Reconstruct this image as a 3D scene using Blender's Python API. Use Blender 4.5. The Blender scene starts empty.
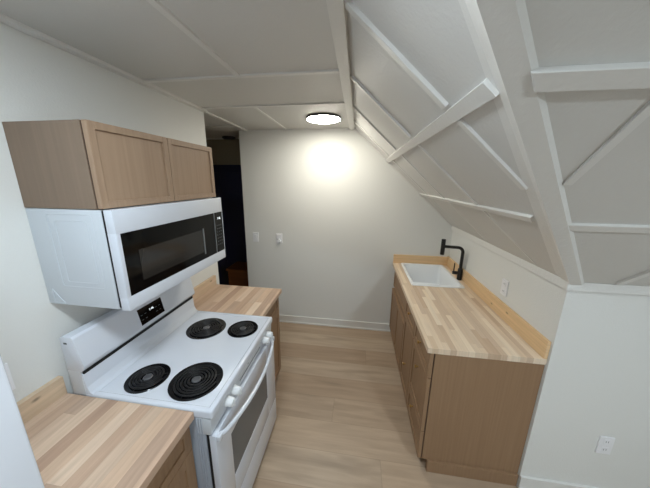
import bpy, bmesh, math, random
from mathutils import Vector, Matrix
random.seed(4)
S = bpy.context.scene
COL = S.collection

# ------------------------------------------------------------------ camera
F_PX = 249.08
CAM = Vector((1.279, 0.0, 1.8482))
YAW, PITCH, ROLL = 0.1428, 0.2337, 0.0085
cy_, sy_, cp_, sp_ = math.cos(YAW), math.sin(YAW), math.cos(PITCH), math.sin(PITCH)
fwd = Vector((-sy_*cp_, cy_*cp_, -sp_)); rgt = Vector((cy_, sy_, 0)); upv = rgt.cross(fwd)
c_, s_ = math.cos(ROLL), math.sin(ROLL)
r2 = c_*rgt + s_*upv; u2 = -s_*rgt + c_*upv
cd = bpy.data.cameras.new('camera'); cam = bpy.data.objects.new('camera', cd); COL.objects.link(cam)
M3 = Matrix((r2, u2, -fwd)).transposed()
cam.matrix_world = Matrix.Translation(CAM) @ M3.to_4x4()
cd.sensor_fit = 'HORIZONTAL'; cd.sensor_width = 36; cd.lens = F_PX/650*36
cd.shift_x = 3.458/650; cd.shift_y = -4.098/650
cd.clip_start = 0.02; cd.clip_end = 50
S.camera = cam

# ------------------------------------------------------------------ light, exposure
wd = bpy.data.worlds.new('world'); S.world = wd; wd.use_nodes = True
wd.node_tree.nodes['Background'].inputs[0].default_value = (0.7, 0.8, 1, 1)
wd.node_tree.nodes['Background'].inputs[1].default_value = 0.05
S.view_settings.view_transform = 'Standard'; S.view_settings.look = 'None'
S.view_settings.gamma = 1; S.view_settings.use_curve_mapping = False
S.view_settings.exposure = 0.26
LAMP_FAR = dict(strength=48.0, color=(1.0, 0.96, 0.85))
FILL_SIDE = dict(strength=142.0, color=(0.80, 0.915, 1.0))
LAMP_NEAR = dict(strength=70.0, color=(0.80, 0.915, 1.0))
dl = bpy.data.lights.new('rear_fill', 'AREA'); dl.shape = 'RECTANGLE'; dl.size = 1.4; dl.size_y = 1.1; dl.energy = 120; dl.color = (.78, .90, 1.0)  # unseen area light added as cool fill from behind the camera
dlo = bpy.data.objects.new('rear_fill', dl); COL.objects.link(dlo); dlo.location = (1.6, -2.78, 1.5); dlo.rotation_euler = (math.radians(-90), 0, 0)

# ------------------------------------------------------------------ key dimensions
ZC = 2.403; XB = 1.2145; XW = 2.3344; ZK = 1.362; Y0 = 1.321; YF = 2.908
TAN = (ZC-ZK)/(XW-XB); YT = Y0-(XW-XB)
YR, YR2 = 0.763, 1.519

# ------------------------------------------------------------------ materials
def srgb(r, g, b):
    f = lambda c: (c/255/12.92) if c/255 <= .04045 else ((c/255+.055)/1.055)**2.4
    return (f(r), f(g), f(b), 1)

class NT:
    def __init__(s, name):
        s.m = bpy.data.materials.new(name); s.m.use_nodes = True
        s.t = s.m.node_tree; s.b = s.t.nodes['Principled BSDF']
    def n(s, typ, **kw):
        x = s.t.nodes.new(typ)
        for k, v in kw.items():
            setattr(x, k, v)
        return x
    def l(s, a, b): s.t.links.new(a, b)
    def math(s, op, a, b=None):
        x = s.n('ShaderNodeMath', operation=op)
        for i, v in enumerate((a, b)):
            if v is None: continue
            if isinstance(v, (int, float)): x.inputs[i].default_value = v
            else: s.l(v, x.inputs[i])
        return x.outputs[0]

def paint(name, col, rough=.5, bump=.0, scale=120, spec=.5, var=0.0, coat=0.0, metal=0.0):
    q = NT(name); q.b.inputs['Base Color'].default_value = col
    q.b.inputs['Roughness'].default_value = rough; q.b.inputs['Metallic'].default_value = metal
    q.b.inputs['Specular IOR Level'].default_value = spec
    q.b.inputs['Coat Weight'].default_value = coat
    tc = q.n('ShaderNodeTexCoord')
    no = q.n('ShaderNodeTexNoise'); no.inputs['Scale'].default_value = scale; no.inputs['Detail'].default_value = 4
    q.l(tc.outputs['Object'], no.inputs['Vector'])
    if bump:
        b = q.n('ShaderNodeBump'); b.inputs['Strength'].default_value = bump; b.inputs['Distance'].default_value = .004
        q.l(no.outputs['Fac'], b.inputs['Height']); q.l(b.outputs['Normal'], q.b.inputs['Normal'])
    if var:
        n2 = q.n('ShaderNodeTexNoise'); n2.inputs['Scale'].default_value = 6; n2.inputs['Detail'].default_value = 5
        q.l(tc.outputs['Object'], n2.inputs['Vector'])
        mr = q.n('ShaderNodeMapRange'); mr.inputs[3].default_value = 1-var; mr.inputs[4].default_value = 1+var
        q.l(n2.outputs['Fac'], mr.inputs[0])
        mx = q.n('ShaderNodeMixRGB', blend_type='MULTIPLY'); mx.inputs[0].default_value = 1
        mx.inputs[1].default_value = col; q.l(mr.outputs[0], mx.inputs[2]); q.l(mx.outputs[0], q.b.inputs['Base Color'])
    return q.m

def planks(name, long_axis, cross_axis, width, length, cols, rough=.45, grain=.25, grain_sc=(3, 60), seam=.012,
           seam_dark=.6, knots=False, coarse=.0):
    """boards running along long_axis with random lengths and per-board colour"""
    q = NT(name); tc = q.n('ShaderNodeTexCoord'); sp = q.n('ShaderNodeSeparateXYZ')
    q.l(tc.outputs['Object'], sp.inputs[0])
    U = sp.outputs[long_axis]; V = sp.outputs[cross_axis]
    v = q.math('DIVIDE', V, width); row = q.math('FLOOR', v)
    wn = q.n('ShaderNodeTexWhiteNoise', noise_dimensions='1D'); q.l(row, wn.inputs['W'])
    off = q.math('MULTIPLY', wn.outputs['Value'], 7.31)
    u = q.math('ADD', q.math('DIVIDE', U, length), off); cell = q.math('FLOOR', u)
    cb = q.n('ShaderNodeCombineXYZ'); q.l(row, cb.inputs[0]); q.l(cell, cb.inputs[1])
    w2 = q.n('ShaderNodeTexWhiteNoise', noise_dimensions='2D'); q.l(cb.outputs[0], w2.inputs['Vector'])
    rp = q.n('ShaderNodeValToRGB'); els = rp.color_ramp.elements
    while len(els) < len(cols): els.new(.5)
    for i, cc in enumerate(cols):
        els[i].position = i/(len(cols)-1); els[i].color = cc
    q.l(w2.outputs['Value'], rp.inputs[0])
    # grain stretched along the board, shifted per board
    gv = q.n('ShaderNodeCombineXYZ')
    q.l(q.math('MULTIPLY', U, grain_sc[0]), gv.inputs[0]); q.l(q.math('MULTIPLY', V, grain_sc[1]), gv.inputs[1])
    q.l(q.math('MULTIPLY', w2.outputs['Value'], 37.0), gv.inputs[2])
    no = q.n('ShaderNodeTexNoise'); no.inputs['Scale'].default_value = 1; no.inputs['Detail'].default_value = 6
    no.inputs['Roughness'].default_value = .6; no.inputs['Distortion'].default_value = .4
    q.l(gv.outputs[0], no.inputs['Vector'])
    mr = q.n('ShaderNodeMapRange'); mr.inputs[1].default_value = .25; mr.inputs[2].default_value = .75
    mr.inputs[3].default_value = 1-grain; mr.inputs[4].default_value = 1+grain*.6; q.l(no.outputs['Fac'], mr.inputs[0])
    mx = q.n('ShaderNodeMixRGB', blend_type='MULTIPLY'); mx.inputs[0].default_value = 1
    q.l(rp.outputs[0], mx.inputs[1]); q.l(mr.outputs[0], mx.inputs[2]); last = mx.outputs[0]
    if coarse:
        gv2 = q.n('ShaderNodeCombineXYZ')
        q.l(q.math('MULTIPLY', U, grain_sc[0]*.55), gv2.inputs[0]); q.l(q.math('MULTIPLY', V, grain_sc[1]*.3), gv2.inputs[1])
        q.l(q.math('MULTIPLY', w2.outputs['Value'], 91.0), gv2.inputs[2])
        n3 = q.n('ShaderNodeTexNoise'); n3.inputs['Scale'].default_value = 1; n3.inputs['Detail'].default_value = 3
        q.l(gv2.outputs[0], n3.inputs['Vector'])
        m3 = q.n('ShaderNodeMapRange'); m3.inputs[1].default_value = .56; m3.inputs[2].default_value = .72
        m3.inputs[3].default_value = 1; m3.inputs[4].default_value = 1-coarse; q.l(n3.outputs['Fac'], m3.inputs[0])
        x3 = q.n('ShaderNodeMixRGB', blend_type='MULTIPLY'); x3.inputs[0].default_value = 1
        q.l(last, x3.inputs[1]); q.l(m3.outputs[0], x3.inputs[2]); last = x3.outputs[0]
    if knots:
        kv = q.n('ShaderNodeCombineXYZ'); q.l(q.math('MULTIPLY', U, 5.0), kv.inputs[0]); q.l(q.math('MULTIPLY', V, 11.0), kv.inputs[1])
        vo = q.n('ShaderNodeTexVoronoi'); vo.inputs['Scale'].default_value = 1; q.l(kv.outputs[0], vo.inputs['Vector'])
        m4 = q.n('ShaderNodeMapRange'); m4.inputs[1].default_value = .03; m4.inputs[2].default_value = .1
        m4.inputs[3].default_value = .45; m4.inputs[4].default_value = 1; q.l(vo.outputs['Distance'], m4.inputs[0])
        x4 = q.n('ShaderNodeMixRGB', blend_type='MULTIPLY'); x4.inputs[0].default_value = 1
        q.l(last, x4.inputs[1]); q.l(m4.outputs[0], x4.inputs[2]); last = x4.outputs[0]
    if seam:
        fv = q.math('FRACT', v); fu = q.math('FRACT', u)
        dv = q.math('MULTIPLY', q.math('MINIMUM', fv, q.math('SUBTRACT', 1.0, fv)), width)
        du = q.math('MULTIPLY', q.math('MINIMUM', fu, q.math('SUBTRACT', 1.0, fu)), length)
        d = q.math('MINIMUM', dv, du)
        ms = q.n('ShaderNodeMapRange'); ms.inputs[1].default_value = 0; ms.inputs[2].default_value = seam
        ms.inputs[3].default_value = seam_dark; ms.inputs[4].default_value = 1; q.l(d, ms.inputs[0])
        x5 = q.n('ShaderNodeMixRGB', blend_type='MULTIPLY'); x5.inputs[0].default_value = 1
        q.l(last, x5.inputs[1]); q.l(ms.outputs[0], x5.inputs[2]); last = x5.outputs[0]
    q.l(last, q.b.inputs['Base Color']); q.b.inputs['Roughness'].default_value = rough
    q.b.inputs['Specular IOR Level'].default_value = .35
    return q.m

def veneer(name, c1, c2, axis=2, rough=.5):
    """fine straight grain running along one axis"""
    q = NT(name); tc = q.n('ShaderNodeTexCoord'); mp = q.n('ShaderNodeMapping')
    sc = [70, 70, 70]; sc[axis] = 1.6; mp.inputs['Scale'].default_value = sc
    q.l(tc.outputs['Object'], mp.inputs[0])
    no = q.n('ShaderNodeTexNoise'); no.inputs['Scale'].default_value = 1; no.inputs['Detail'].default_value = 5
    q.l(mp.outputs[0], no.inputs['Vector'])
    rp = q.n('ShaderNodeValToRGB'); rp.color_ramp.elements[0].color = c1; rp.color_ramp.elements[1].color = c2
    rp.color_ramp.elements[0].position = .3; rp.color_ramp.elements[1].position = .7
    q.l(no.outputs['Fac'], rp.inputs[0]); q.l(rp.outputs[0], q.b.inputs['Base Color'])
    q.b.inputs['Roughness'].default_value = rough; q.b.inputs['Specular IOR Level'].default_value = .3
    return q.m

def glow(name, col, strength):
    q = NT(name); q.b.inputs['Base Color'].default_value = (.9, .9, .9, 1)
    q.b.inputs['Emission Color'].default_value = (*col, 1); q.b.inputs['Emission Strength'].default_value = strength
    return q.m

M = {}
M['wall'] = paint('wall_paint', srgb(223, 223, 219), .75, .25, 160, .3)
M['ceil'] = paint('ceiling_paint', srgb(212, 211, 207), .5, .4, 70, .4)
M['trim'] = paint('trim_paint', srgb(222, 221, 217), .34, .4, 60, .5)
M['base'] = paint('baseboard_paint', srgb(225, 224, 220), .4)
M['floor'] = planks('floor_planks', 0, 1, .225, 1.5,
    [srgb(169, 146, 123), srgb(180, 158, 135), srgb(159, 136, 114), srgb(185, 165, 143), srgb(172, 150, 127)],
    .38, .20, (2.0, 22), .003, .72, coarse=.30)
BUT = [srgb(224, 203, 177), srgb(208, 183, 155), srgb(234, 218, 196), srgb(192, 164, 138), srgb(218, 196, 170), srgb(230, 211, 186), srgb(200, 176, 152)]
M['butcher'] = planks('butcher_block', 1, 0, .033, .42, BUT, .42, .12, (5, 90), .0010, .80)
BUT2 = [srgb(208, 182, 157), srgb(188, 158, 136), srgb(222, 200, 177), srgb(162, 132, 112), srgb(200, 172, 148), srgb(194, 165, 143), srgb(214, 190, 166)]
M['butcher_dark'] = planks('butcher_block_maple', 1, 0, .056, .75, BUT2, .42, .17, (4, 60), .0010, .82, coarse=.12)
M['pine'] = planks('pine_board', 1, 2, .5, 6.0, [srgb(224, 188, 142), srgb(228, 194, 150)], .5, .16, (2, 60), 0, 1, knots=True)
M['birch'] = planks('birch_board', 1, 2, .5, 6.0, [srgb(208, 182, 153), srgb(212, 187, 159)], .5, .16, (2, 60), 0, 1, knots=True)
M['pine_x'] = planks('pine_board_across', 0, 2, .5, 6.0, [srgb(224, 188, 142), srgb(228, 194, 150)], .5, .16, (2, 60), 0, 1, knots=True)
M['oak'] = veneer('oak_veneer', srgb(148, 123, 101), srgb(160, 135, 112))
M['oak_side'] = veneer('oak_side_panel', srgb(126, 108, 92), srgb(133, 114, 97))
M['oak_dark'] = veneer('oak_base_fronts', srgb(142, 113, 86), srgb(151, 122, 94))
M['carcass'] = paint('carcass_shadow_brown', srgb(70, 50, 36), .6)
M['white'] = paint('white_enamel', srgb(209, 214, 223), .16, 0, spec=.5, coat=.4)
M['white_matte'] = paint('white_appliance_panel', srgb(200, 206, 212), .35, .05, 300)
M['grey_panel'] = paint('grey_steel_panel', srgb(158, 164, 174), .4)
M['white_plastic'] = paint('white_plastic', srgb(226, 228, 230), .3)
M['black_glass'] = paint('black_glass', srgb(6, 7, 8), .08, spec=.22)
M['black_gap'] = paint('black_gap', srgb(8, 8, 9), .8)
M['pane_dark'] = paint('dark_window_mesh', srgb(38, 37, 36), .12)
M['oven_glass'] = paint('oven_glass', srgb(88, 94, 100), .16, spec=.5)
M['coil'] = paint('coil_black', srgb(20, 20, 22), .42, spec=.5)
M['pan'] = paint('drip_pan_black', srgb(10, 10, 12), .16)
M['medal'] = paint('medallion_grey', srgb(104, 104, 107), .35, metal=.6)
M['grey_dark'] = paint('button_grey', srgb(74, 78, 80), .5)
M['silver'] = paint('silver_strip', srgb(150, 154, 158), .3, metal=.7)
M['digits'] = glow('clock_digits_glow', (.85, .95, 1.0), .75)
M['sink'] = paint('sink_white', srgb(236, 239, 242), .2, coat=.3)
M['black_metal'] = paint('matte_black_metal', srgb(12, 12, 13), .4)
M['chrome'] = paint('chrome', srgb(190, 190, 190), .2, metal=1)
M['brass'] = paint('brass_knob', srgb(176, 140, 84), .35, metal=.6)
M['fridge'] = paint('fridge_white', srgb(226, 231, 240), .22, .03, 400, coat=.3)
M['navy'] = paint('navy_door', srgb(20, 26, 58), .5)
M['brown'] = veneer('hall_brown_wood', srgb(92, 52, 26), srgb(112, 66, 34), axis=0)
M['lamp_rim'] = paint('lamp_rim_dark', srgb(58, 56, 62), .4)
M['lamp_far'] = glow('lamp_glow_far', LAMP_FAR['color'], LAMP_FAR['strength'])
M['lamp_near'] = glow('lamp_glow_near', LAMP_NEAR['color'], LAMP_NEAR['strength'])
M['fill_side'] = glow('fill_glow_side', FILL_SIDE['color'], FILL_SIDE['strength'])
M['lamp_off'] = paint('lamp_cover_unlit', srgb(40, 40, 44), .4)
q_ = NT('added_window_pane'); tr_ = q_.n('ShaderNodeBsdfTransparent'); gl_ = q_.n('ShaderNodeBsdfGlossy'); mx_ = q_.n('ShaderNodeMixShader')
gl_.inputs['Roughness'].default_value = .02; mx_.inputs[0].default_value = .06
q_.l(tr_.outputs[0], mx_.inputs[1]); q_.l(gl_.outputs[0], mx_.inputs[2]); q_.l(mx_.outputs[0], q_.t.nodes['Material Output'].inputs['Surface'])
M['pane'] = q_.m
M['hall'] = paint('hall_wall_dimmed', srgb(150, 140, 118), .75, .2, 160, .2)  # wall colour darkened to paint in the dimness of the hall
M['slot'] = paint('outlet_slot', srgb(96, 98, 102), .6)
M['plate'] = paint('wall_plate_white', srgb(236, 236, 238), .35)

# ------------------------------------------------------------------ mesh helpers
class MB:
    def __init__(s): s.bm = bmesh.new()
    def _merge(s, b):
        me = bpy.data.meshes.new('tmp'); b.to_mesh(me); b.free(); s.bm.from_mesh(me); bpy.data.meshes.remove(me)
    def box(s, x0, x1, y0, y1, z0, z1, bev=0.0, seg=2):
        b = bmesh.new(); bmesh.ops.create_cube(b, size=1)
        for v in b.verts:
            v.co = Vector(((x0+x1)/2+v.co.x*(x1-x0), (y0+y1)/2+v.co.y*(y1-y0), (z0+z1)/2+v.co.z*(z1-z0)))
        if bev: bmesh.ops.bevel(b, geom=b.edges[:], offset=bev, segments=seg, profile=.6, affect='EDGES')
        s._merge(b); return s
    def prism(s, poly, vec, bev=0.0):
        """closed solid: polygon of 3-D points swept by vec"""
        b = bmesh.new(); vec = Vector(vec)
        vs = [b.verts.new(Vector(p)) for p in poly]; ws = [b.verts.new(Vector(p)+vec) for p in poly]
        b.faces.new(vs); b.faces.new(ws[::-1]); n = len(vs)
        for i in range(n): b.faces.new((vs[i], ws[i], ws[(i+1) % n], vs[(i+1) % n]))
        bmesh.ops.recalc_face_normals(b, faces=b.faces[:])
        if bev: bmesh.ops.bevel(b, geom=b.edges[:], offset=bev, segments=2, profile=.6, affect='EDGES')
        s._merge(b); return s
    def tube(s, pts, r, n=10, flat=None):
        """round bar along points; flat=(axis Vector, factor) squashes it"""
        b = bmesh.new(); pts = [Vector(p) for p in pts]; rings = []
        nrm = None
        for i, p in enumerate(pts):
            t = (pts[min(i+1, len(pts)-1)]-pts[max(i-1, 0)]).normalized()
            if nrm is None:
                a = Vector((0, 0, 1)) if abs(t.z) < .9 else Vector((1, 0, 0)); nrm = t.cross(a).normalized()
            else: nrm = (nrm - t*nrm.dot(t)).normalized()
            bi = t.cross(nrm); rr = r[i] if isinstance(r, (list, tuple)) else r
            ring = []
            for k in range(n):
                o = nrm*math.cos(2*math.pi*k/n)*rr+bi*math.sin(2*math.pi*k/n)*rr
                if flat: o = o + flat[0]*o.dot(flat[0])*(flat[1]-1)
                ring.append(b.verts.new(p+o))
            rings.append(ring)
        for A, B in zip(rings, rings[1:]):
            for k in range(n): b.faces.new((A[k], A[(k+1) % n], B[(k+1) % n], B[k]))
        b.faces.new(rings[0][::-1]); b.faces.new(rings[-1])
        bmesh.ops.recalc_face_normals(b, faces=b.faces[:])
        s._merge(b); return s
    def lathe(s, prof, origin, axis=(0, 0, 1), n=32):
        """closed profile [(r, h)...] turned about an axis through origin"""
        b = bmesh.new(); ax = Vector(axis).normalized(); o = Vector(origin)
        a = Vector((1, 0, 0)) if abs(ax.x) < .9 else Vector((0, 1, 0)); e1 = ax.cross(a).normalized(); e2 = ax.cross(e1)
        rings = []
        for r, h in prof:
            if r < 1e-6: rings.append([b.verts.new(o+ax*h)])
            else: rings.append([b.verts.new(o+ax*h+(e1*math.cos(2*math.pi*k/n)+e2*math.sin(2*math.pi*k/n))*r) for k in range(n)])
        for A, B in zip(rings, rings[1:]):
            for k in range(n):
                k2 = (k+1) % n
                if len(A) == 1 and len(B) == 1: continue
                if len(A) == 1: b.faces.new((A[0], B[k], B[k2]))
                elif len(B) == 1: b.faces.new((A[k], A[k2], B[0]))
                else: b.faces.new((A[k], A[k2], B[k2], B[k]))
        bmesh.ops.recalc_face_normals(b, faces=b.faces[:])
        s._merge(b); return s
    def build(s, name, mat, parent=None, smooth=False, loc=None):
        me = bpy.data.meshes.new(name)
        off = Vector(parent.location) if parent is not None and parent.parent is None else Vector((0, 0, 0))
        if parent is not None and parent.parent is not None: off = WORLD_OFF[parent.parent.name]
        bmesh.ops.translate(s.bm, verts=s.bm.verts[:], vec=-off) if off.length else None
        s.bm.to_mesh(me); s.bm.free()
        if isinstance(mat, str): mat = M[mat]
        me.materials.append(mat)
        if smooth:
            for p in me.polygons: p.use_smooth = True
            me.set_sharp_from_angle(angle=math.radians(38))
        o = bpy.data.objects.new(name, me); COL.objects.link(o)
        if parent is not None: o.parent = parent
        return o

WORLD_OFF = {}
def thing(name, loc, label, cat, group=None):
    o = bpy.data.objects.new(name, None); COL.objects.link(o); o.location = loc
    o.empty_display_size = .05
    o['label'] = label; o['category'] = cat
    if group: o['group'] = group
    WORLD_OFF[o.name] = Vector(loc)
    return o
def tag(o, label, cat, group=None):
    o['label'] = label; o['category'] = cat
    if group: o['group'] = group
    return o
def struct(mb, name, mat, smooth=False):
    o = mb.build(name, mat, None, smooth); o['kind'] = 'structure'; return o
def box(*a, **k): return MB().box(*a, **k)
def solid(o, mat_list): pass

# ------------------------------------------------------------------ the room
XR = 3.7; YN = -2.6; XH = -1.3; YH = 3.5
struct(box(XH-.1, XR+.1, YN-.1, YH+.1, -.1, 0), 'floor', 'floor')
cl = MB()
cl.box(XH-.1, XB, YN-.1, YH+.1, ZC, ZC+.1)
cl.box(XB, XR+.1, YN-.1, YT, ZC, ZC+.1)
struct(cl, 'ceiling', 'ceil')
zA = lambda x: ZK+TAN*(XW-x)
zB = lambda y: ZK+TAN*(Y0-y)
PA = lambda x, y: Vector((x, y, zA(x)))
PB = lambda x, y: Vector((x, y, zB(y)))
NA = Vector((-TAN, 0, -1)).normalized(); NB = Vector((0, -TAN, -1)).normalized()
UPV = (0, 0, .1)
struct(MB().prism([PA(XB, YT), PA(XW+.05, Y0+.05), PA(XW+.05, YF+.05), PA(XB, YF+.05)], UPV), 'ceiling_right', 'ceil')
struct(MB().prism([PB(XB, YT), PB(XW+.05, Y0+.05), PB(XR+.05, Y0+.05), PB(XR+.05, YT)], UPV), 'ceiling_end', 'ceil')
struct(box(-.11, -.010, YN, 2.075, 0, ZC), 'wall_left', 'wall')
struct(box(-.112, XW+.2, YF, YF+.1, 0, ZC), 'wall_far', 'wall')
struct(box(XW, XW+.1, Y0+.0, YF, 0, ZK+.06), 'wall_right', 'wall')
struct(box(XW+.1, XR, Y0, Y0+.1, 0, ZK+.06), 'wall_end', 'wall')
struct(box(XR, XR+.1, YN, Y0+.1, 0, ZC), 'wall_side', 'wall')
WX = (.9, 2.3); WZ = (.95, 2.05)
struct(MB().box(-.1, WX[0], YN-.1, YN, 0, ZC).box(WX[1], XR, YN-.1, YN, 0, ZC).box(WX[0], WX[1], YN-.1, YN, 0, WZ[0]).box(WX[0], WX[1], YN-.1, YN, WZ[1], ZC), 'wall_near', 'wall')
wn = bpy.data.objects.new('added_window_1', None); COL.objects.link(wn); wn['kind'] = 'structure'  # unseen window added as an opening for the rear fill light
f = MB()
for a, b, c, d in ((WX[0], WX[0]+.05, *WZ), (WX[1]-.05, WX[1], *WZ), (WX[0]+.05, WX[1]-.05, WZ[0], WZ[0]+.05), (WX[0]+.05, WX[1]-.05, WZ[1]-.05, WZ[1]), (1.585, 1.615, WZ[0]+.05, WZ[1]-.05)):
    f.box(a, b, YN-.07, YN-.02, c, d, bev=.003)
f.build('added_window_frame', 'base', wn)
MB().box(WX[0]+.05, WX[1]-.05, YN-.048, YN-.044, WZ[0]+.05, WZ[1]-.05).build('added_window_glass', 'pane', wn)
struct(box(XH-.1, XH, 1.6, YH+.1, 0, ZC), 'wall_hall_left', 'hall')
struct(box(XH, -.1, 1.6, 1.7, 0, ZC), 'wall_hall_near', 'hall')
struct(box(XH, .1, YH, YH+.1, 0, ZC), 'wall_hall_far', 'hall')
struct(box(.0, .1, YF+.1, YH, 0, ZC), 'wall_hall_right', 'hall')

TR = [0]
def trim(mb, mat='trim'):
    TR[0] += 1; return struct(mb, 'trim_%d' % TR[0], mat)
def on(P, N, poly, t): return MB().prism([P(*p)-N*.004 for p in poly], N*(t+.004), .0015)
# joint beam between flat ceiling and slope, and lining of the other slope's top edge
trim(box(XB-.058, XB-.004, YT-.02, YF-.001, ZC-.022, ZC+.01, bev=.003))
trim(box(XB-.058, XR-.01, YT-.06, YT-.005, ZC-.022, ZC+.01, bev=.003))
# boards along the slope over the counter
def valley_y(x): return .5976+.937*(x-1.4477)-.02
def valley_x(y): return 1.5026+1.075*(y-.4904)-.012
def strip_y(x, w, t, y0=None, y1=YF-.002):
    a = valley_y(x) if y0 is None else y0
    return on(PA, NA, [(x-w/2, a), (x+w/2, a+w if y0 is None else a), (x+w/2, y1), (x-w/2, y1)], t)
trim(strip_y(1.578, .034, .013, y0=.69))
trim(strip_y(1.955, .024, .013))
def strip_down(y, w, t, x0=XB+.004, x1=XW-.03):
    return on(PA, NA, [(x0, y-w/2), (x1, y-w/2), (x1, y+w/2), (x0, y+w/2)], t)
trim(strip_down(.935, .034, .013, x1=1.552)); trim(strip_down(.935, .03, .01, x0=1.598, x1=1.83))
for yy in (1.52, 2.08, 2.57):
    trim(strip_down(yy, .03, .011, x1=1.552)); trim(strip_down(yy, .026, .007, x0=1.598, x1=1.943)); trim(strip_down(yy, .022, .003, x0=1.967))
trim(strip_down(YF-.016, .028, .012))
# boards along the other slope
def strip_x(y, w, t, x0=None, x1=XR-.005):
    a = valley_x(y) if x0 is None else x0
    return on(PB, NB, [(a-w/2 if x0 is None else a, y-w/2), (x1, y-w/2), (x1, y+w/2), (a+w/2 if x0 is None else a, y+w/2)], t)
trim(strip_x(.588, .027, .019)); trim(strip_x(.952, .026, .010))
def strip_down_b(x, w, t, y0, y1):
    return on(PB, NB, [(x-w/2, y0), (x+w/2, y0), (x+w/2, y1), (x-w/2, y1)], t)
trim(strip_down_b(1.85, .022, .007, .60, .80)); trim(strip_down_b(1.85, .024, .014, YT+.01, .58))
trim(strip_down_b(2.515, .03, .011, 1.16, 1.29)); trim(strip_down_b(2.515, .03, .011, .97, 1.13))
trim(strip_down_b(2.95, .03, .011, .635, 1.29))
# valley boards
def loft(A, B):
    m = MB(); b = m.bm; a_ = [b.verts.new(p) for p in A]; b_ = [b.verts.new(p) for p in B]; n = len(A)
    for k in range(n): b.faces.new((a_[k], a_[(k+1) % n], b_[(k+1) % n], b_[k]))
    b.faces.new(a_[::-1]); b.faces.new(b_); bmesh.ops.recalc_face_normals(b, faces=b.faces[:]); return m
VR0, VR1 = Vector((2.3454, 1.2744, 1.3889)), Vector((1.1532, .1654, 2.42))
VL0, VL1 = Vector((2.3198, 1.2983, 1.3666)), Vector((1.0987, .1654, 2.42))
VF0, VF1 = Vector((2.262, 1.335, 1.4283)), Vector((1.1948, .3605, 2.42))
ext = lambda a, b, k: a+(b-a)*k
sec = lambda k: [ext(VR0, VR1, k), ext(VL0, VL1, k), ext(VF0, VF1, k), ext(VF0, VF1, k)+Vector((0, 0, .05)), ext(VR0, VR1, k)+Vector((.03, 0, .07))]
trim(loft(sec(-.03), sec(1.0)))
# boards capping the low walls
trim(box(XW-.016, XW+.01, Y0-.015, YF-.001, ZK-.034, ZK+.014, bev=.002))
trim(box(XW-.014, XR-.005, Y0-.016, Y0+.01, ZK-.034, ZK+.012, bev=.002))
# boards on the flat ceiling
trim(box(.034, XB-.06, 1.435, 1.462, ZC-.010, ZC+.01, bev=.002))
trim(box(.034, XB-.06, 1.985, 2.012, ZC-.010, ZC+.01, bev=.002))
trim(box(.595, .622, -1.8, 1.432, ZC-.010, ZC+.01, bev=.002))
trim(box(.44, .464, 2.014, YF-.002, ZC-.006, ZC+.01, bev=.002))
trim(box(-.009, .028, -2.2, 2.07, ZC-.016, ZC+.01, bev=.003))
trim(box(-.03, .002, 2.08, YF-.002, ZC-.014, ZC+.01, bev=.003))
trim(box(XH, -.035, 2.64, 2.675, ZC-.012, ZC+.01, bev=.003))
trim(box(XH, -.115, 3.40, 3.43, ZC-.012, ZC+.01, bev=.003))
# baseboards
def baseboard(name, x0, x1, y0, y1, face):
    m = MB(); m.box(x0, x1, y0, y1, 0, .098, bev=.002)
    if face == 'y': m.box(x0, x1, y0-.009, y0+.002, 0, .018, bev=.002)
    struct(m, name, 'base')
baseboard('baseboard_far', -.112, XW-.002, YF-.014, YF, 'y')
baseboard('baseboard_end', XW-.0, XR-.002, Y0-.014, Y0-.0002, 'y')
# navy door in the dark hall
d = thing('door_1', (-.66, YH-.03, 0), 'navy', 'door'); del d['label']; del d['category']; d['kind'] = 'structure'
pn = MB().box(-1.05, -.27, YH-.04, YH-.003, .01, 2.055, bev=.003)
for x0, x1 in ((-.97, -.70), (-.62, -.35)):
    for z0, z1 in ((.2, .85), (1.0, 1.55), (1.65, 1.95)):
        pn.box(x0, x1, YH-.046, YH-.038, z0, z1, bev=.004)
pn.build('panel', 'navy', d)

# ------------------------------------------------------------------ lamps
def ceiling_lamp(x, y, r, glow_mat, label, group=None):
    t = thing('ceiling_light', (x, y, ZC), label, 'ceiling light', group)
    MB().lathe([(0, -.001), (r, -.001), (r+.001, -.018), (r-.004, -.020), (r-.006, -.012), (0, -.012)], (x, y, ZC), n=48).build('rim', 'lamp_rim', t, True)
    MB().lathe([(0, -.014), (r-.0075, -.014), (r-.006, -.0225), (r-.014, -.0255), (r*.8, -.0275), (0, -.029)], (x, y, ZC), n=48).build('diffuser', glow_mat, t, True)
    return t
ceiling_lamp(.942, 2.41, .156, 'lamp_far', 'round flush ceiling light, lit white with a dark rim')
ceiling_lamp(.86, .22, .156, 'lamp_near', 'round lit ceiling light overhead, above the refrigerator and range aisle')
ceiling_lamp(2.65, -.85, .156, 'fill_side', 'added unseen ceiling disc behind the viewer, fill light for the end slope')  # out-of-view disc added to brighten the end slope
ceiling_lamp(-.455, 3.32, .085, 'lamp_off', 'small dark unlit ceiling light in the dim hall')

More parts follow.
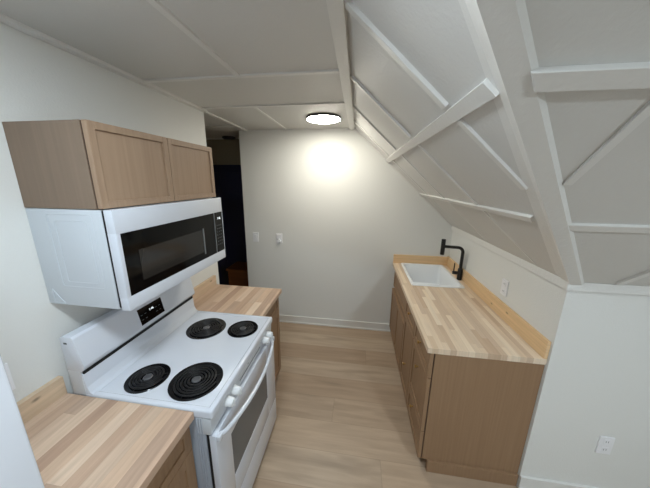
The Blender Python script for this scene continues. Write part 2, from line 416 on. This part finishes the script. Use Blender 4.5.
# ------------------------------------------------------------------ cabinet fronts
def shaker(mb, x0, x1, y0, y1, z0, z1, fr=.045, rec=.007, bev=.0015):
    """front whose show face is the x1 side; works for either direction of x"""
    s = 1 if x1 > x0 else -1; xi = x1-s*rec
    lo = lambda a, b: (min(a, b), max(a, b))
    X = lo(x0, x1)
    mb.box(*X, y0, y0+fr, z0, z1, bev=bev); mb.box(*X, y1-fr, y1, z0, z1, bev=bev)
    mb.box(*X, y0+fr, y1-fr, z0, z0+fr, bev=bev); mb.box(*X, y0+fr, y1-fr, z1-fr, z1, bev=bev)
    mb.box(*lo(x0, xi), y0+fr-.003, y1-fr+.003, z0+fr-.003, z1-fr+.003)
    return mb
def knob(x, y, z, sgn, parent, mat='brass', r=.011):
    MB().lathe([(0, 0), (.006, 0), (.005, .010), (r, .014), (r, .021), (r*.7, .024), (0, .024)], (x, y, z), (sgn, 0, 0), 16).build('knob', mat, parent, True)

# ------------------------------------------------------------------ wall cabinet
t = thing('wall_cabinet', (0, .798, 1.737), 'oak wall cabinet with two framed doors above the white microwave', 'cabinet')
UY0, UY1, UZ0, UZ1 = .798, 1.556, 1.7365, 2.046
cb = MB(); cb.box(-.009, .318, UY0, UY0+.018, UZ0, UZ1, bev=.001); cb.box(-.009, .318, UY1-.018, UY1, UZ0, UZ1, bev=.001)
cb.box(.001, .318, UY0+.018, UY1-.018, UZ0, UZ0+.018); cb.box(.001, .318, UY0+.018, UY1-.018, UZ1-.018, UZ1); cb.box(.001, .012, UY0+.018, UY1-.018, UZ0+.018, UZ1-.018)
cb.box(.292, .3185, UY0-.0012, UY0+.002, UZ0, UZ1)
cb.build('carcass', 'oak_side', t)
ym = 1.1735
MB().box(.3187, .3245, UY0+.001, UY1-.001, UZ0+.001, UZ1-.001).build('front_gap', 'carcass', t)
for a, b in ((UY0, ym-.0015), (ym+.0015, UY1)):
    shaker(MB(), .325, .345, a, b, UZ0+.002, UZ1, fr=.027).build('door', 'oak', t)

# ------------------------------------------------------------------ microwave
t = thing('microwave', (0, .798, 1.323), 'white over-the-range microwave with black glass door under the wall cabinet', 'microwave')
MZ0, MZ1, MY0, MY1, MX = 1.323, 1.735, .798, 1.556, .380
m = MB().box(-.009, .330, MY0, MY1, MZ0+.004, MZ1-.001, bev=.004)
m.build('body', 'white_matte', t, True)
def ridge_loop(pts, r): return MB().tube(pts+[pts[0], pts[1]], r, 6)
ra = MB()
def rr(x0, x1, z0, z1, c=.012):
    P = []
    for (cx, cz, a0) in ((x1-c, z1-c, 0), (x0+c, z1-c, 90), (x0+c, z0+c, 180), (x1-c, z0+c, 270)):
        for k in range(4):
            a = math.radians(a0+30*k); P.append((cx+c*math.cos(a), MY0, cz+c*math.sin(a)))
    return P
for P, r in ((rr(.085, .285, 1.415, 1.715), .0018), (rr(.115, .262, 1.435, 1.690), .0018)):
    ra.tube(P+[P[0]], r, 6)
ra.build('side_embossing', 'white_matte', t, True)
tri = [(.022, MY0, 1.335), (.075, MY0, 1.335), (.024, MY0, 1.395)]
MB().tube(tri+[tri[0]], .0022, 6).build('corner_emblem', 'white_matte', t, True)
MB().box(.3305, .341, MY0+.004, MY1-.004, MZ0+.010, MZ1-.004).build('door_gap', 'black_gap', t)
fr = MB(); X0 = .3415
fr.box(X0, MX, MY0, MY1, 1.642, MZ1, bev=.004); fr.box(X0, MX, MY0, MY1, MZ0, 1.382, bev=.004)
fr.box(X0, MX, MY0, MY0+.018, 1.378, 1.646, bev=.003); fr.box(X0, MX, MY1-.006, MY1, 1.378, 1.646, bev=.002)
fr.build('front_frame', 'white', t, True)
dr = MB().box(X0, MX-.002, MY0+.0185, 1.4535, 1.3825, 1.6415).build('door', 'black_glass', t)
MB().box(MX-.0025, MX-.0008, .884, 1.325, 1.425, 1.560).build('window', 'pane_dark', dr)
MB().box(MX-.002, MX+.002, 1.327, 1.336, 1.412, 1.566, bev=.001).build('window_edge_strip', 'silver', dr)
MB().box(MX-.004, MX+.001, 1.454, 1.459, 1.3825, 1.6415).build('divider_strip', 'silver', t)
cp = MB().box(X0, MX-.001, 1.4595, MY1-.0065, 1.3825, 1.6415).build('control_panel', 'black_glass', t)
bt = MB()
for r in range(7):
    for c in range(3):
        bt.box(MX-.0015, MX-.0002, 1.476+c*.022, 1.487+c*.022, 1.555-r*.021, 1.561-r*.021)
bt.build('keypad', 'grey_dark', cp)
def digits(txt, origin, xdir, ydir, size, parent, off):
    cu = bpy.data.curves.new('clock_digits', 'FONT'); cu.body = txt; cu.size = size; cu.align_x = 'CENTER'; cu.align_y = 'CENTER'; cu.extrude = .0004
    tmp = bpy.data.objects.new('tmp_text', cu); COL.objects.link(tmp)
    me = bpy.data.meshes.new_from_object(tmp.evaluated_get(bpy.context.evaluated_depsgraph_get()))
    bpy.data.objects.remove(tmp)
    xd = Vector(xdir).normalized(); yd = Vector(ydir).normalized(); zd = xd.cross(yd)
    mm = Matrix((xd, yd, zd)).transposed().to_4x4(); mm.translation = Vector(origin)-off
    me.transform(mm); me.name = 'clock_digits'; me.materials.clear(); me.materials.append(M['digits'])
    o = bpy.data.objects.new('clock_digits', me); COL.objects.link(o); o.parent = parent
    return o
digits('1:46', (MX-.0004, 1.508, 1.603), (0, 1, 0), (0, 0, 1), .022, cp, WORLD_OFF[t.name])

# ------------------------------------------------------------------ range
t = thing('electric_range', (0, YR, 0), 'white electric range with four black coil burners and a curved oven handle', 'range')
RT = .913
b = MB(); b.box(.05, .672, YR+.003, YR2-.003, .03, .878, bev=.002)
for k, xx in enumerate((.636, .647, .658)): b.box(xx, xx+.005, YR, YR+.006, .05, .868, bev=.0015)
b.build('body', 'grey_panel', t, True)
# cooktop: slab with a raised rounded rim
bm = bmesh.new(); bmesh.ops.create_cube(bm, size=1)
X0, X1 = .10, .716
for v in bm.verts: v.co = Vector(((X0+X1)/2+v.co.x*(X1-X0), (YR+YR2)/2+v.co.y*(YR2-YR), (RT-.018)+v.co.z*.036))
bmesh.ops.bevel(bm, geom=[e for e in bm.edges if abs(e.verts[0].co.z-e.verts[1].co.z) > .01 or e.verts[0].co.z > RT-.01], offset=.010, segments=3, profile=.5, affect='EDGES')
top = max(bm.faces, key=lambda f: f.calc_center_median().z+f.calc_area())
bmesh.ops.inset_region(bm, faces=[top], thickness=.014); bmesh.ops.inset_region(bm, faces=[top], thickness=.008, depth=-.005)
q = MB(); q.bm.free(); q.bm = bm; q.build('cooktop', 'white', t, True)
RS = RT-.005
def burner(x, y, R, turns):
    p = MB().lathe([(0, .0012), (R*.5, .0012), (R-.016, .0016), (R-.009, .0036), (R-.002, .0040), (R, .0022), (R, .0002), (0, .0002)], (x, y, RS), n=48).build('burner', 'pan', t, True)
    pts = []; r0 = .026; r1 = R-.020; N = turns*36
    for i in range(N+1):
        a = 2*math.pi*i/36; r = r0+(r1-r0)*i/N
        pts.append((x+r*math.cos(a), y+r*math.sin(a), RS+.006))
    MB().tube(pts, .0048, 8, flat=(Vector((0, 0, 1)), .75)).build('coil', 'coil', p, True)
    mb = MB()
    for k in range(3):
        a = 2*math.pi*k/3+.5; dx, dy = math.cos(a), math.sin(a)
        mb.tube([(x+dx*.018, y+dy*.018, RS+.002), (x+dx*(R-.012), y+dy*(R-.012), RS+.002)], .002, 6)
    mb.build('coil_support', 'coil', p, True)
    MB().lathe([(0, -.004), (.021, -.004), (.021, .006), (.018, .008), (.010, .0065), (0, .0065)], (x, y, RS), n=24).build('medallion', 'medal', p, True)
burner(.304, .893, .095, 4); burner(.545, .915, .120, 5); burner(.338, 1.322, .119, 5); burner(.575, 1.351, .095, 4)
# backguard
yy = YR
lower = [(.045, .90), (.045, 1.010), (.118, 1.010), (.122, .945), (.134, .918), (.150, .910), (.150, .90)]
upper = [(.045, 1.028), (.045, 1.188), (.056, 1.195), (.102, 1.195), (.110, 1.187), (.136, 1.056), (.134, 1.044), (.120, 1.028)]
MB().prism([(x, YR+.002, z) for x, z in lower], (0, YR2-YR-.004, 0), .002).build('back_riser', 'white', t, True)
bg = MB().prism([(x, YR, z) for x, z in upper], (0, YR2-YR, 0), .002).build('backguard', 'white', t, True)
for ye in (YR+.0005, YR2-.0065):
    MB().prism([(.046, ye, .905), (.046, ye, 1.183), (.060, ye, 1.188), (.098, ye, 1.188), (.119, ye, 1.040), (.112, ye, 1.020), (.112, ye, .905)], (0, .006, 0), .001).build('end_cap', 'white_matte', t, True)
MB().box(.047, .119, YR+.007, YR2-.007, 1.0105, 1.0275).build('backguard_gap', 'black_gap', t)
f0 = Vector((.136, 0, 1.056)); f1 = Vector((.110, 0, 1.187)); fd = (f1-f0).normalized(); fn = Vector((fd.z, 0, -fd.x))
def fp(y, s, o=0): v = f0+fd*s+fn*o; return Vector((v.x, y, v.z))
ds = MB().prism([fp(1.068, .008, -.001), fp(1.232, .008, -.001), fp(1.232, .100, -.001), fp(1.068, .100, -.001)], fn*.0025).build('display', 'black_glass', bg)
# digits and touch marks belong to the backguard
digits('1:46', fp(1.152, .068, .0018), (0, 1, 0), fd, .019, bg, WORLD_OFF[t.name])
for k in (0, 1, 4, 5):
    for s0 in (.034, .060):
        MB().prism([fp(1.078+k*.0245, s0, .0014), fp(1.090+k*.0245, s0, .0014), fp(1.090+k*.0245, s0+.003, .0014), fp(1.078+k*.0245, s0+.003, .0014)], fn*.0006).build('touch_key', 'grey_dark', bg)
MB().box(.062, .078, YR-.001, YR+.001, 1.160, 1.168).build('side_vent', 'grey_dark', bg)
# control panel below the cooktop edge
cpn = MB().prism([(.640, YR+.002, .871), (.706, YR+.002, .871), (.700, YR+.002, .785), (.640, YR+.002, .785)], (0, YR2-YR-.004, 0), .003).build('control_panel', 'white_matte', t, True)
mk = MB()
for y0, y1 in ((1.03, 1.31),): mk.box(.7025, .7045, y0, y1, .820, .8225)
mk.box(.7035, .7052, 1.130, 1.136, .842, .848)
mk.build('indicator_light', 'grey_dark', cpn)
for ky in (.893, .958, 1.362, 1.424):
    k = MB().lathe([(0, 0), (.024, 0), (.025, .006), (.022, .010), (.020, .034), (.017, .038), (0, .038)], (.7025, ky, .834), (1, 0, -.05), 24)
    k.box(.735, .7465, ky-.0045, ky+.0045, .814, .852, bev=.002)
    k.build('knob', 'white_plastic', t, True)
MB().box(.674, .690, YR+.008, YR2-.008, .04, .783).build('door_gap', 'black_gap', t)
od = MB(); DY0, DY1, DZ0, DZ1 = YR+.004, YR2-.004, .232, .778
WY0, WY1, WZ0, WZ1 = .886, 1.358, .385, .648
od.box(.688, .718, DY0, WY0, DZ0, DZ1, bev=.003); od.box(.688, .718, WY1, DY1, DZ0, DZ1, bev=.003)
od.box(.688, .7178, WY0-.004, WY1+.004, DZ0, WZ0, bev=.003); od.box(.688, .7178, WY0-.004, WY1+.004, WZ1, DZ1, bev=.003)
od = od.build('oven_door', 'white', t, True)
MB().box(.692, .7160, WY0-.002, WY1+.002, WZ0-.002, WZ1+.002).build('oven_window', 'oven_glass', od)
hp = []
for i in range(25):
    u = i/24; y = .785+u*(1.480-.785); bow = math.sin(math.pi*u)**.6
    hp.append((.716+.056*bow, y, .760-.020*bow))
hd = MB().tube(hp, .0125, 12, flat=(Vector((1, 0, 0)), .8))
hd.box(.712, .736, .770, .794, .745, .775, bev=.004); hd.box(.712, .736, 1.468, 1.492, .745, .775, bev=.004)
hd.build('handle', 'white', od, True)
MB().box(.686, .7175, YR+.004, YR2-.004, .035, .224, bev=.004).build('storage_drawer', 'white', t, True)
for fx in (.10, .62):
    for fy in (YR+.05, YR2-.05): MB().lathe([(0, 0), (.018, 0), (.018, .0298), (0, .0298)], (fx, fy, 0), n=14).build('leveling_foot', 'black_gap', t)

# ------------------------------------------------------------------ left base cabinets and worktops
CT0, CT1 = .869, .905
def base_left(y0, y1, label, split):
    t = thing('base_cabinet', (0, y0, 0), label, 'cabinet')
    c = MB(); c.box(.002, .588, y0, y1, .09, CT0-.001, bev=.001); c.box(.002, .53, y0+.002, y1-.002, 0, .09)
    c.build('carcass', 'oak_dark', t)
    MB().box(.5885, .5925, y0+.002, y1-.002, .092, CT0-.003).build('front_gap', 'carcass', t)
    shaker(MB(), .593, .612, y0+.002, y1-.002, split+.002, CT0-.012, fr=.04).build('drawer', 'oak_dark', t)
    shaker(MB(), .593, .612, y0+.002, y1-.002, .092, split-.002, fr=.05).build('door', 'oak_dark', t)
    return t
base_left(.282, .757, 'oak base cabinet with drawer between white refrigerator and range', .715)
base_left(1.525, 1.975, 'oak base cabinet beyond the range next to the hall opening', .715)
def worktop_left(y0, y1, label, mat):
    t = thing('worktop', (0, y0, CT0), label, 'worktop')
    MB().box(-.009, .636, y0, y1, CT0, CT1, bev=.002).build('slab', mat, t)
    MB().box(-.009, .016, y0, y1-(.0 if y0 < 1 else .004), CT1+.0003, CT1+.090, bev=.0015).build('backsplash', 'birch', t)
worktop_left(.276, .7605, 'butcher block worktop between refrigerator and range', 'butcher_dark')
worktop_left(1.522, 1.992, 'short butcher block worktop beyond the range beside the hall', 'butcher_dark')

# ------------------------------------------------------------------ refrigerator (its door face edge)
t = thing('refrigerator', (0, -.47, 0), 'white refrigerator edge in front of the near worktop, cut by the frame', 'refrigerator')
MB().box(.03, .655, -.47, .271, .03, 1.70, bev=.006).build('body', 'fridge', t, True)
MB().box(.656, .660, -.46, .262, .06, 1.69).build('gasket', 'grey_dark', t)
MB().box(.661, .72, -.47, .271, .56, 1.70, bev=.006, seg=3).build('door', 'fridge', t, True)
MB().box(.661, .72, -.47, .271, .05, .55, bev=.010, seg=3).build('freezer_drawer', 'fridge', t, True)
for fx in (.1, .6):
    for fy in (-.42, .21): MB().lathe([(0, 0), (.02, 0), (.02, .0298), (0, .0298)], (fx, fy, 0), n=12).build('foot', 'black_gap', t)

CTL0, CTL1 = CT0, CT1
CT0, CT1 = .878, .912
# ------------------------------------------------------------------ right base cabinets
RX = 1.733           # face of the doors
def unit(y0, y1, label, fronts):
    t = thing('base_cabinet', (XW-.01, y0, 0), label, 'cabinet')
    c = MB()
    if fronts[0][0] == 'apron_panel':
        c.box(RX+.026, XW-.003, y0, y0+.016, .085, CT0-.001); c.box(RX+.026, XW-.003, y1-.016, y1, .085, CT0-.001)
        c.box(RX+.026, XW-.003, y0+.016, y1-.016, .085, .101); c.box(XW-.012, XW-.003, y0+.016, y1-.016, .101, .6)
        c.box(RX+.026, RX+.042, y0+.016, y1-.016, .80, CT0-.001)
    else: c.box(RX+.026, XW-.003, y0, y1, .085, CT0-.001)
    c.build('carcass', 'oak_dark', t)
    MB().box(RX+.0215, RX+.0255, y0-(.012 if y0 < 1.4 else -.001), y1-.001, .087, CT0-.002).build('front_gap', 'carcass', t)
    MB().box(RX+.075, RX+.09, y0, y1, 0, .084).build('plinth', 'oak_dark', t)
    for nm, a, b, z0, z1, dx, kz, ky in fronts:
        f = MB(); s = shaker(f, RX+.021, RX+dx, a, b, z0, z1, fr=min(.045, (z1-z0)*.24))
        o = s.build(nm, 'oak_dark', t)
        if kz: knob(RX+dx, ky, kz, -1, o)
    return t
g = .0028
u1 = unit(1.352, 1.738, 'oak three-drawer base cabinet at the near end of the sink counter',
     [('drawer', 1.338, 1.738-g, .705, .872, 0, .805, 1.54), ('drawer', 1.338, 1.738-g, .308, .697, 0, .616, 1.54), ('drawer', 1.338, 1.738-g, .088, .301, 0, .262, 1.56)])
unit(1.739, 2.098, 'oak base cabinet between drawer unit and sink cabinet', 
     [('drawer', 1.739+g, 2.098-g, .705, .872, 0, .820, 1.885), ('drawer', 1.739+g, 2.098-g, .088, .698, 0, .345, 1.895)])
unit(2.099, 2.888, 'oak two-door sink base cabinet against the far wall',
     [('apron_panel', 2.099+g, 2.888-g, .630, .815, .010, None, 0), ('door', 2.099+g, 2.492, .088, .598, -.002, None, 0), ('door', 2.495, 2.888-g, .088, .598, -.002, None, 0)])
# end panel and its plinth at the near side
MB().box(RX+.028, XW-.003, 1.337, 1.3515, .088, CT0-.001, bev=.001).build('end_panel', M['oak_side2'] if 'oak_side2' in M else 'oak_dark', u1)
MB().box(RX+.062, XW-.004, 1.323, 1.3515, .0, .0875, bev=.002).build('end_plinth', 'oak_dark', u1)

# ------------------------------------------------------------------ right worktop with a sink cut-out
t = thing('worktop', (XW, 1.32, CT0), 'long butcher block worktop with white sink under the sloped ceiling', 'worktop')
WX0, WX1, WY0_, WY1_ = 1.716, XW-.0005, 1.333, YF-.002
HX0, HX1, HY0, HY1 = 1.829, 2.2425, 2.269, 2.851
m = MB()
bm = m.bm
def ring(z): return ([bm.verts.new((x, y, z)) for x, y in ((WX0, WY0_), (WX1, WY0_), (WX1, WY1_), (WX0, WY1_))], [bm.verts.new((x, y, z)) for x, y in ((HX0, HY0), (HX1, HY0), (HX1, HY1), (HX0, HY1))])
o0, i0 = ring(CT0); o1, i1 = ring(CT1)
for k in range(4):
    k2 = (k+1) % 4
    bm.faces.new((o1[k], o1[k2], i1[k2], i1[k])); bm.faces.new((o0[k2], o0[k], i0[k], i0[k2]))
    bm.faces.new((o0[k], o0[k2], o1[k2], o1[k])); bm.faces.new((i0[k2], i0[k], i1[k], i1[k2]))
bmesh.ops.recalc_face_normals(bm, faces=bm.faces[:])
m.build('slab', 'butcher', t)
MB().box(XW-.019, XW-.001, WY0_, YF-.001, CT1+.0003, CT1+.107, bev=.002).build('backsplash', 'pine', t)
MB().box(WX0+.004, XW-.0195, YF-.020, YF-.001, CT1+.0003, CT1+.102, bev=.002).build('backsplash', 'pine_x', t)

# ------------------------------------------------------------------ sink
def rrect(x0, x1, y0, y1, c, z, n=5):
    P = []
    for cx, cy, a0 in ((x1-c, y1-c, 0), (x0+c, y1-c, 90), (x0+c, y0+c, 180), (x1-c, y0+c, 270)):
        for k in range(n+1):
            a = math.radians(a0+90*k/n); P.append((cx+c*math.cos(a), cy+c*math.sin(a), z))
    return P
t = thing('sink', (2.04, 2.56, CT1), 'white rectangular drop-in sink in the butcher block worktop', 'sink')
SX0, SX1, SY0, SY1 = 1.800, 2.2690, 2.240, 2.880
bm = bmesh.new()
rw = lambda d, c, z: rrect(SX0+d, SX1-d, SY0+d, SY1-d, c, z)
loops = [rw(.004, .02, CT1+.0005), rw(0, .024, CT1+.004), rw(.004, .022, CT1+.011), rw(.026, .03, CT1+.011), rw(.031, .034, CT1+.004), rw(.036, .045, CT1-.205), rw(.060, .05, CT1-.225)]
outer = [rw(.0305, .03, CT1-.0005), rw(.0315, .05, CT1-.21), rw(.055, .05, CT1-.235)]
allr = list(reversed(outer))+loops
R_ = [[bm.verts.new(p) for p in L] for L in allr]
for A, B in zip(R_, R_[1:]):
    for k in range(len(A)): bm.faces.new((A[k], A[(k+1) % len(A)], B[(k+1) % len(A)], B[k]))
bm.faces.new(R_[0]); bm.faces.new(R_[-1])
bmesh.ops.recalc_face_normals(bm, faces=bm.faces[:])
q = MB(); q.bm.free(); q.bm = bm; q.build('basin', 'sink', t, True)
MB().lathe([(0, 0), (.040, 0), (.042, .003), (.03, .004), (.0, .002)], (2.02, 2.56, CT1-.2248), n=24).build('drain', 'chrome', t, True)

# ------------------------------------------------------------------ faucet
FX, FY, FZ = 2.2925, 2.465, CT1+.0004
t = thing('faucet', (FX, FY, FZ), 'matte black kitchen faucet with angular spout behind the sink', 'faucet')
MB().lathe([(0, 0), (.0222, 0), (.0222, .006), (.0215, .008), (.0215, .108), (.019, .114), (0, .114)], (FX, FY, FZ), n=28).build('base', 'black_metal', t, True)
H = .322; A0 = Vector((FX, FY, FZ)); dirx = Vector((-1, .16, 0)).normalized(); L = .178
pts = [A0+Vector((0, 0, .10)), A0+Vector((0, 0, H-.045))]
for k in range(1, 9):
    a = math.pi/2*k/8; pts.append(A0+Vector((0, 0, H-.045))+Vector((0, 0, .045*math.sin(a)))+dirx*.045*(1-math.cos(a)))
pts.append(A0+Vector((0, 0, H))+dirx*(L-.012))
MB().tube(pts, .0145, 16).build('spout', 'black_metal', t, True)
hc = A0+dirx*L+Vector((0, 0, H))
MB().lathe([(0, -.082), (.018, -.082), (.0195, -.078), (.0195, -.012), (.0185, -.010), (.0195, -.008), (.0195, .068), (.0175, .072), (0, .072)], hc, n=24).build('spray_head', 'black_metal', t, True)
hdl = A0+Vector((-.02, -.0, .052))
m = MB(); m.lathe([(0, 0), (.0165, 0), (.0165, .044), (.014, .048), (0, .048)], A0+Vector((-.019, .0, .068)), (-1, .15, .0), 20)
m.tube([A0+Vector((-.056, .006, .073)), A0+Vector((-.056, .006, .165))], [.0055, .0045], 10)
m.build('lever', 'black_metal', t, True)

CT0, CT1 = CTL0, CTL1
# ------------------------------------------------------------------ switches and outlets
def plate_thing(name, centre, n, wd_, ht, label, cat, group=None):
    t = thing(name, centre, label, cat, group); c = Vector(centre); n = Vector(n)
    s = Vector((0, 0, 1)).cross(n)
    def bx(u0, u1, z0, z1, d0, d1, bev=.001):
        a = c+s*u0+n*d0; b = c+s*u1+n*d1
        return MB().box(min(a.x, b.x), max(a.x, b.x), min(a.y, b.y), max(a.y, b.y), c.z+z0, c.z+z1, bev=bev)
    bx(-wd_/2, wd_/2, -ht/2, ht/2, 0.0004, .007, .002).build('cover_plate', 'plate', t)
    return t, bx
def outlet(centre, n, label):
    t, bx = plate_thing('power_outlet', centre, n, .072, .116, label, 'outlet')
    for dz in (-.027, .027):
        o = bx(-.017, .017, dz-.017, dz+.017, .0072, .0095, .001).build('receptacle', 'plate', t)
        for du in (-.006, .006):
            bx(du-.0012, du+.0012, dz-.003, dz+.007, .0094, .0099, 0).build('slot', 'slot', o)
outlet((XW, 1.808, 1.122), (-1, 0, 0), 'white power outlet on the low wall above the wooden worktop')
outlet((2.712, Y0, .412), (0, -1, 0), 'white power outlet low on the white wall right of the cabinets')
outlet((-.010, .592, 1.112), (1, 0, 0), 'white power outlet on left wall beside the refrigerator, seen edge-on')
t, bx = plate_thing('light_switch', (.027, YF, 1.151), (0, -1, 0), .072, .118, 'flat white rocker light switch nearest the hall opening', 'switch')
bx(-.017, .017, -.034, .034, .0072, .011, .002).build('rocker', 'plate', t)
t, bx = plate_thing('dimmer_switch', (.333, YF, 1.148), (0, -1, 0), .076, .122, 'white wall control with protruding knob on the far wall', 'switch')
bx(-.026, .026, -.005, .050, .0072, .016, .003).build('face', 'plate', t)
MB().lathe([(0, 0), (.021, 0), (.021, .020), (.017, .026), (0, .026)], (.337, YF-.0072, 1.120), (0, -1, 0), 20).build('knob', 'white_plastic', t, True)

# ------------------------------------------------------------------ brown chest in the dark hall
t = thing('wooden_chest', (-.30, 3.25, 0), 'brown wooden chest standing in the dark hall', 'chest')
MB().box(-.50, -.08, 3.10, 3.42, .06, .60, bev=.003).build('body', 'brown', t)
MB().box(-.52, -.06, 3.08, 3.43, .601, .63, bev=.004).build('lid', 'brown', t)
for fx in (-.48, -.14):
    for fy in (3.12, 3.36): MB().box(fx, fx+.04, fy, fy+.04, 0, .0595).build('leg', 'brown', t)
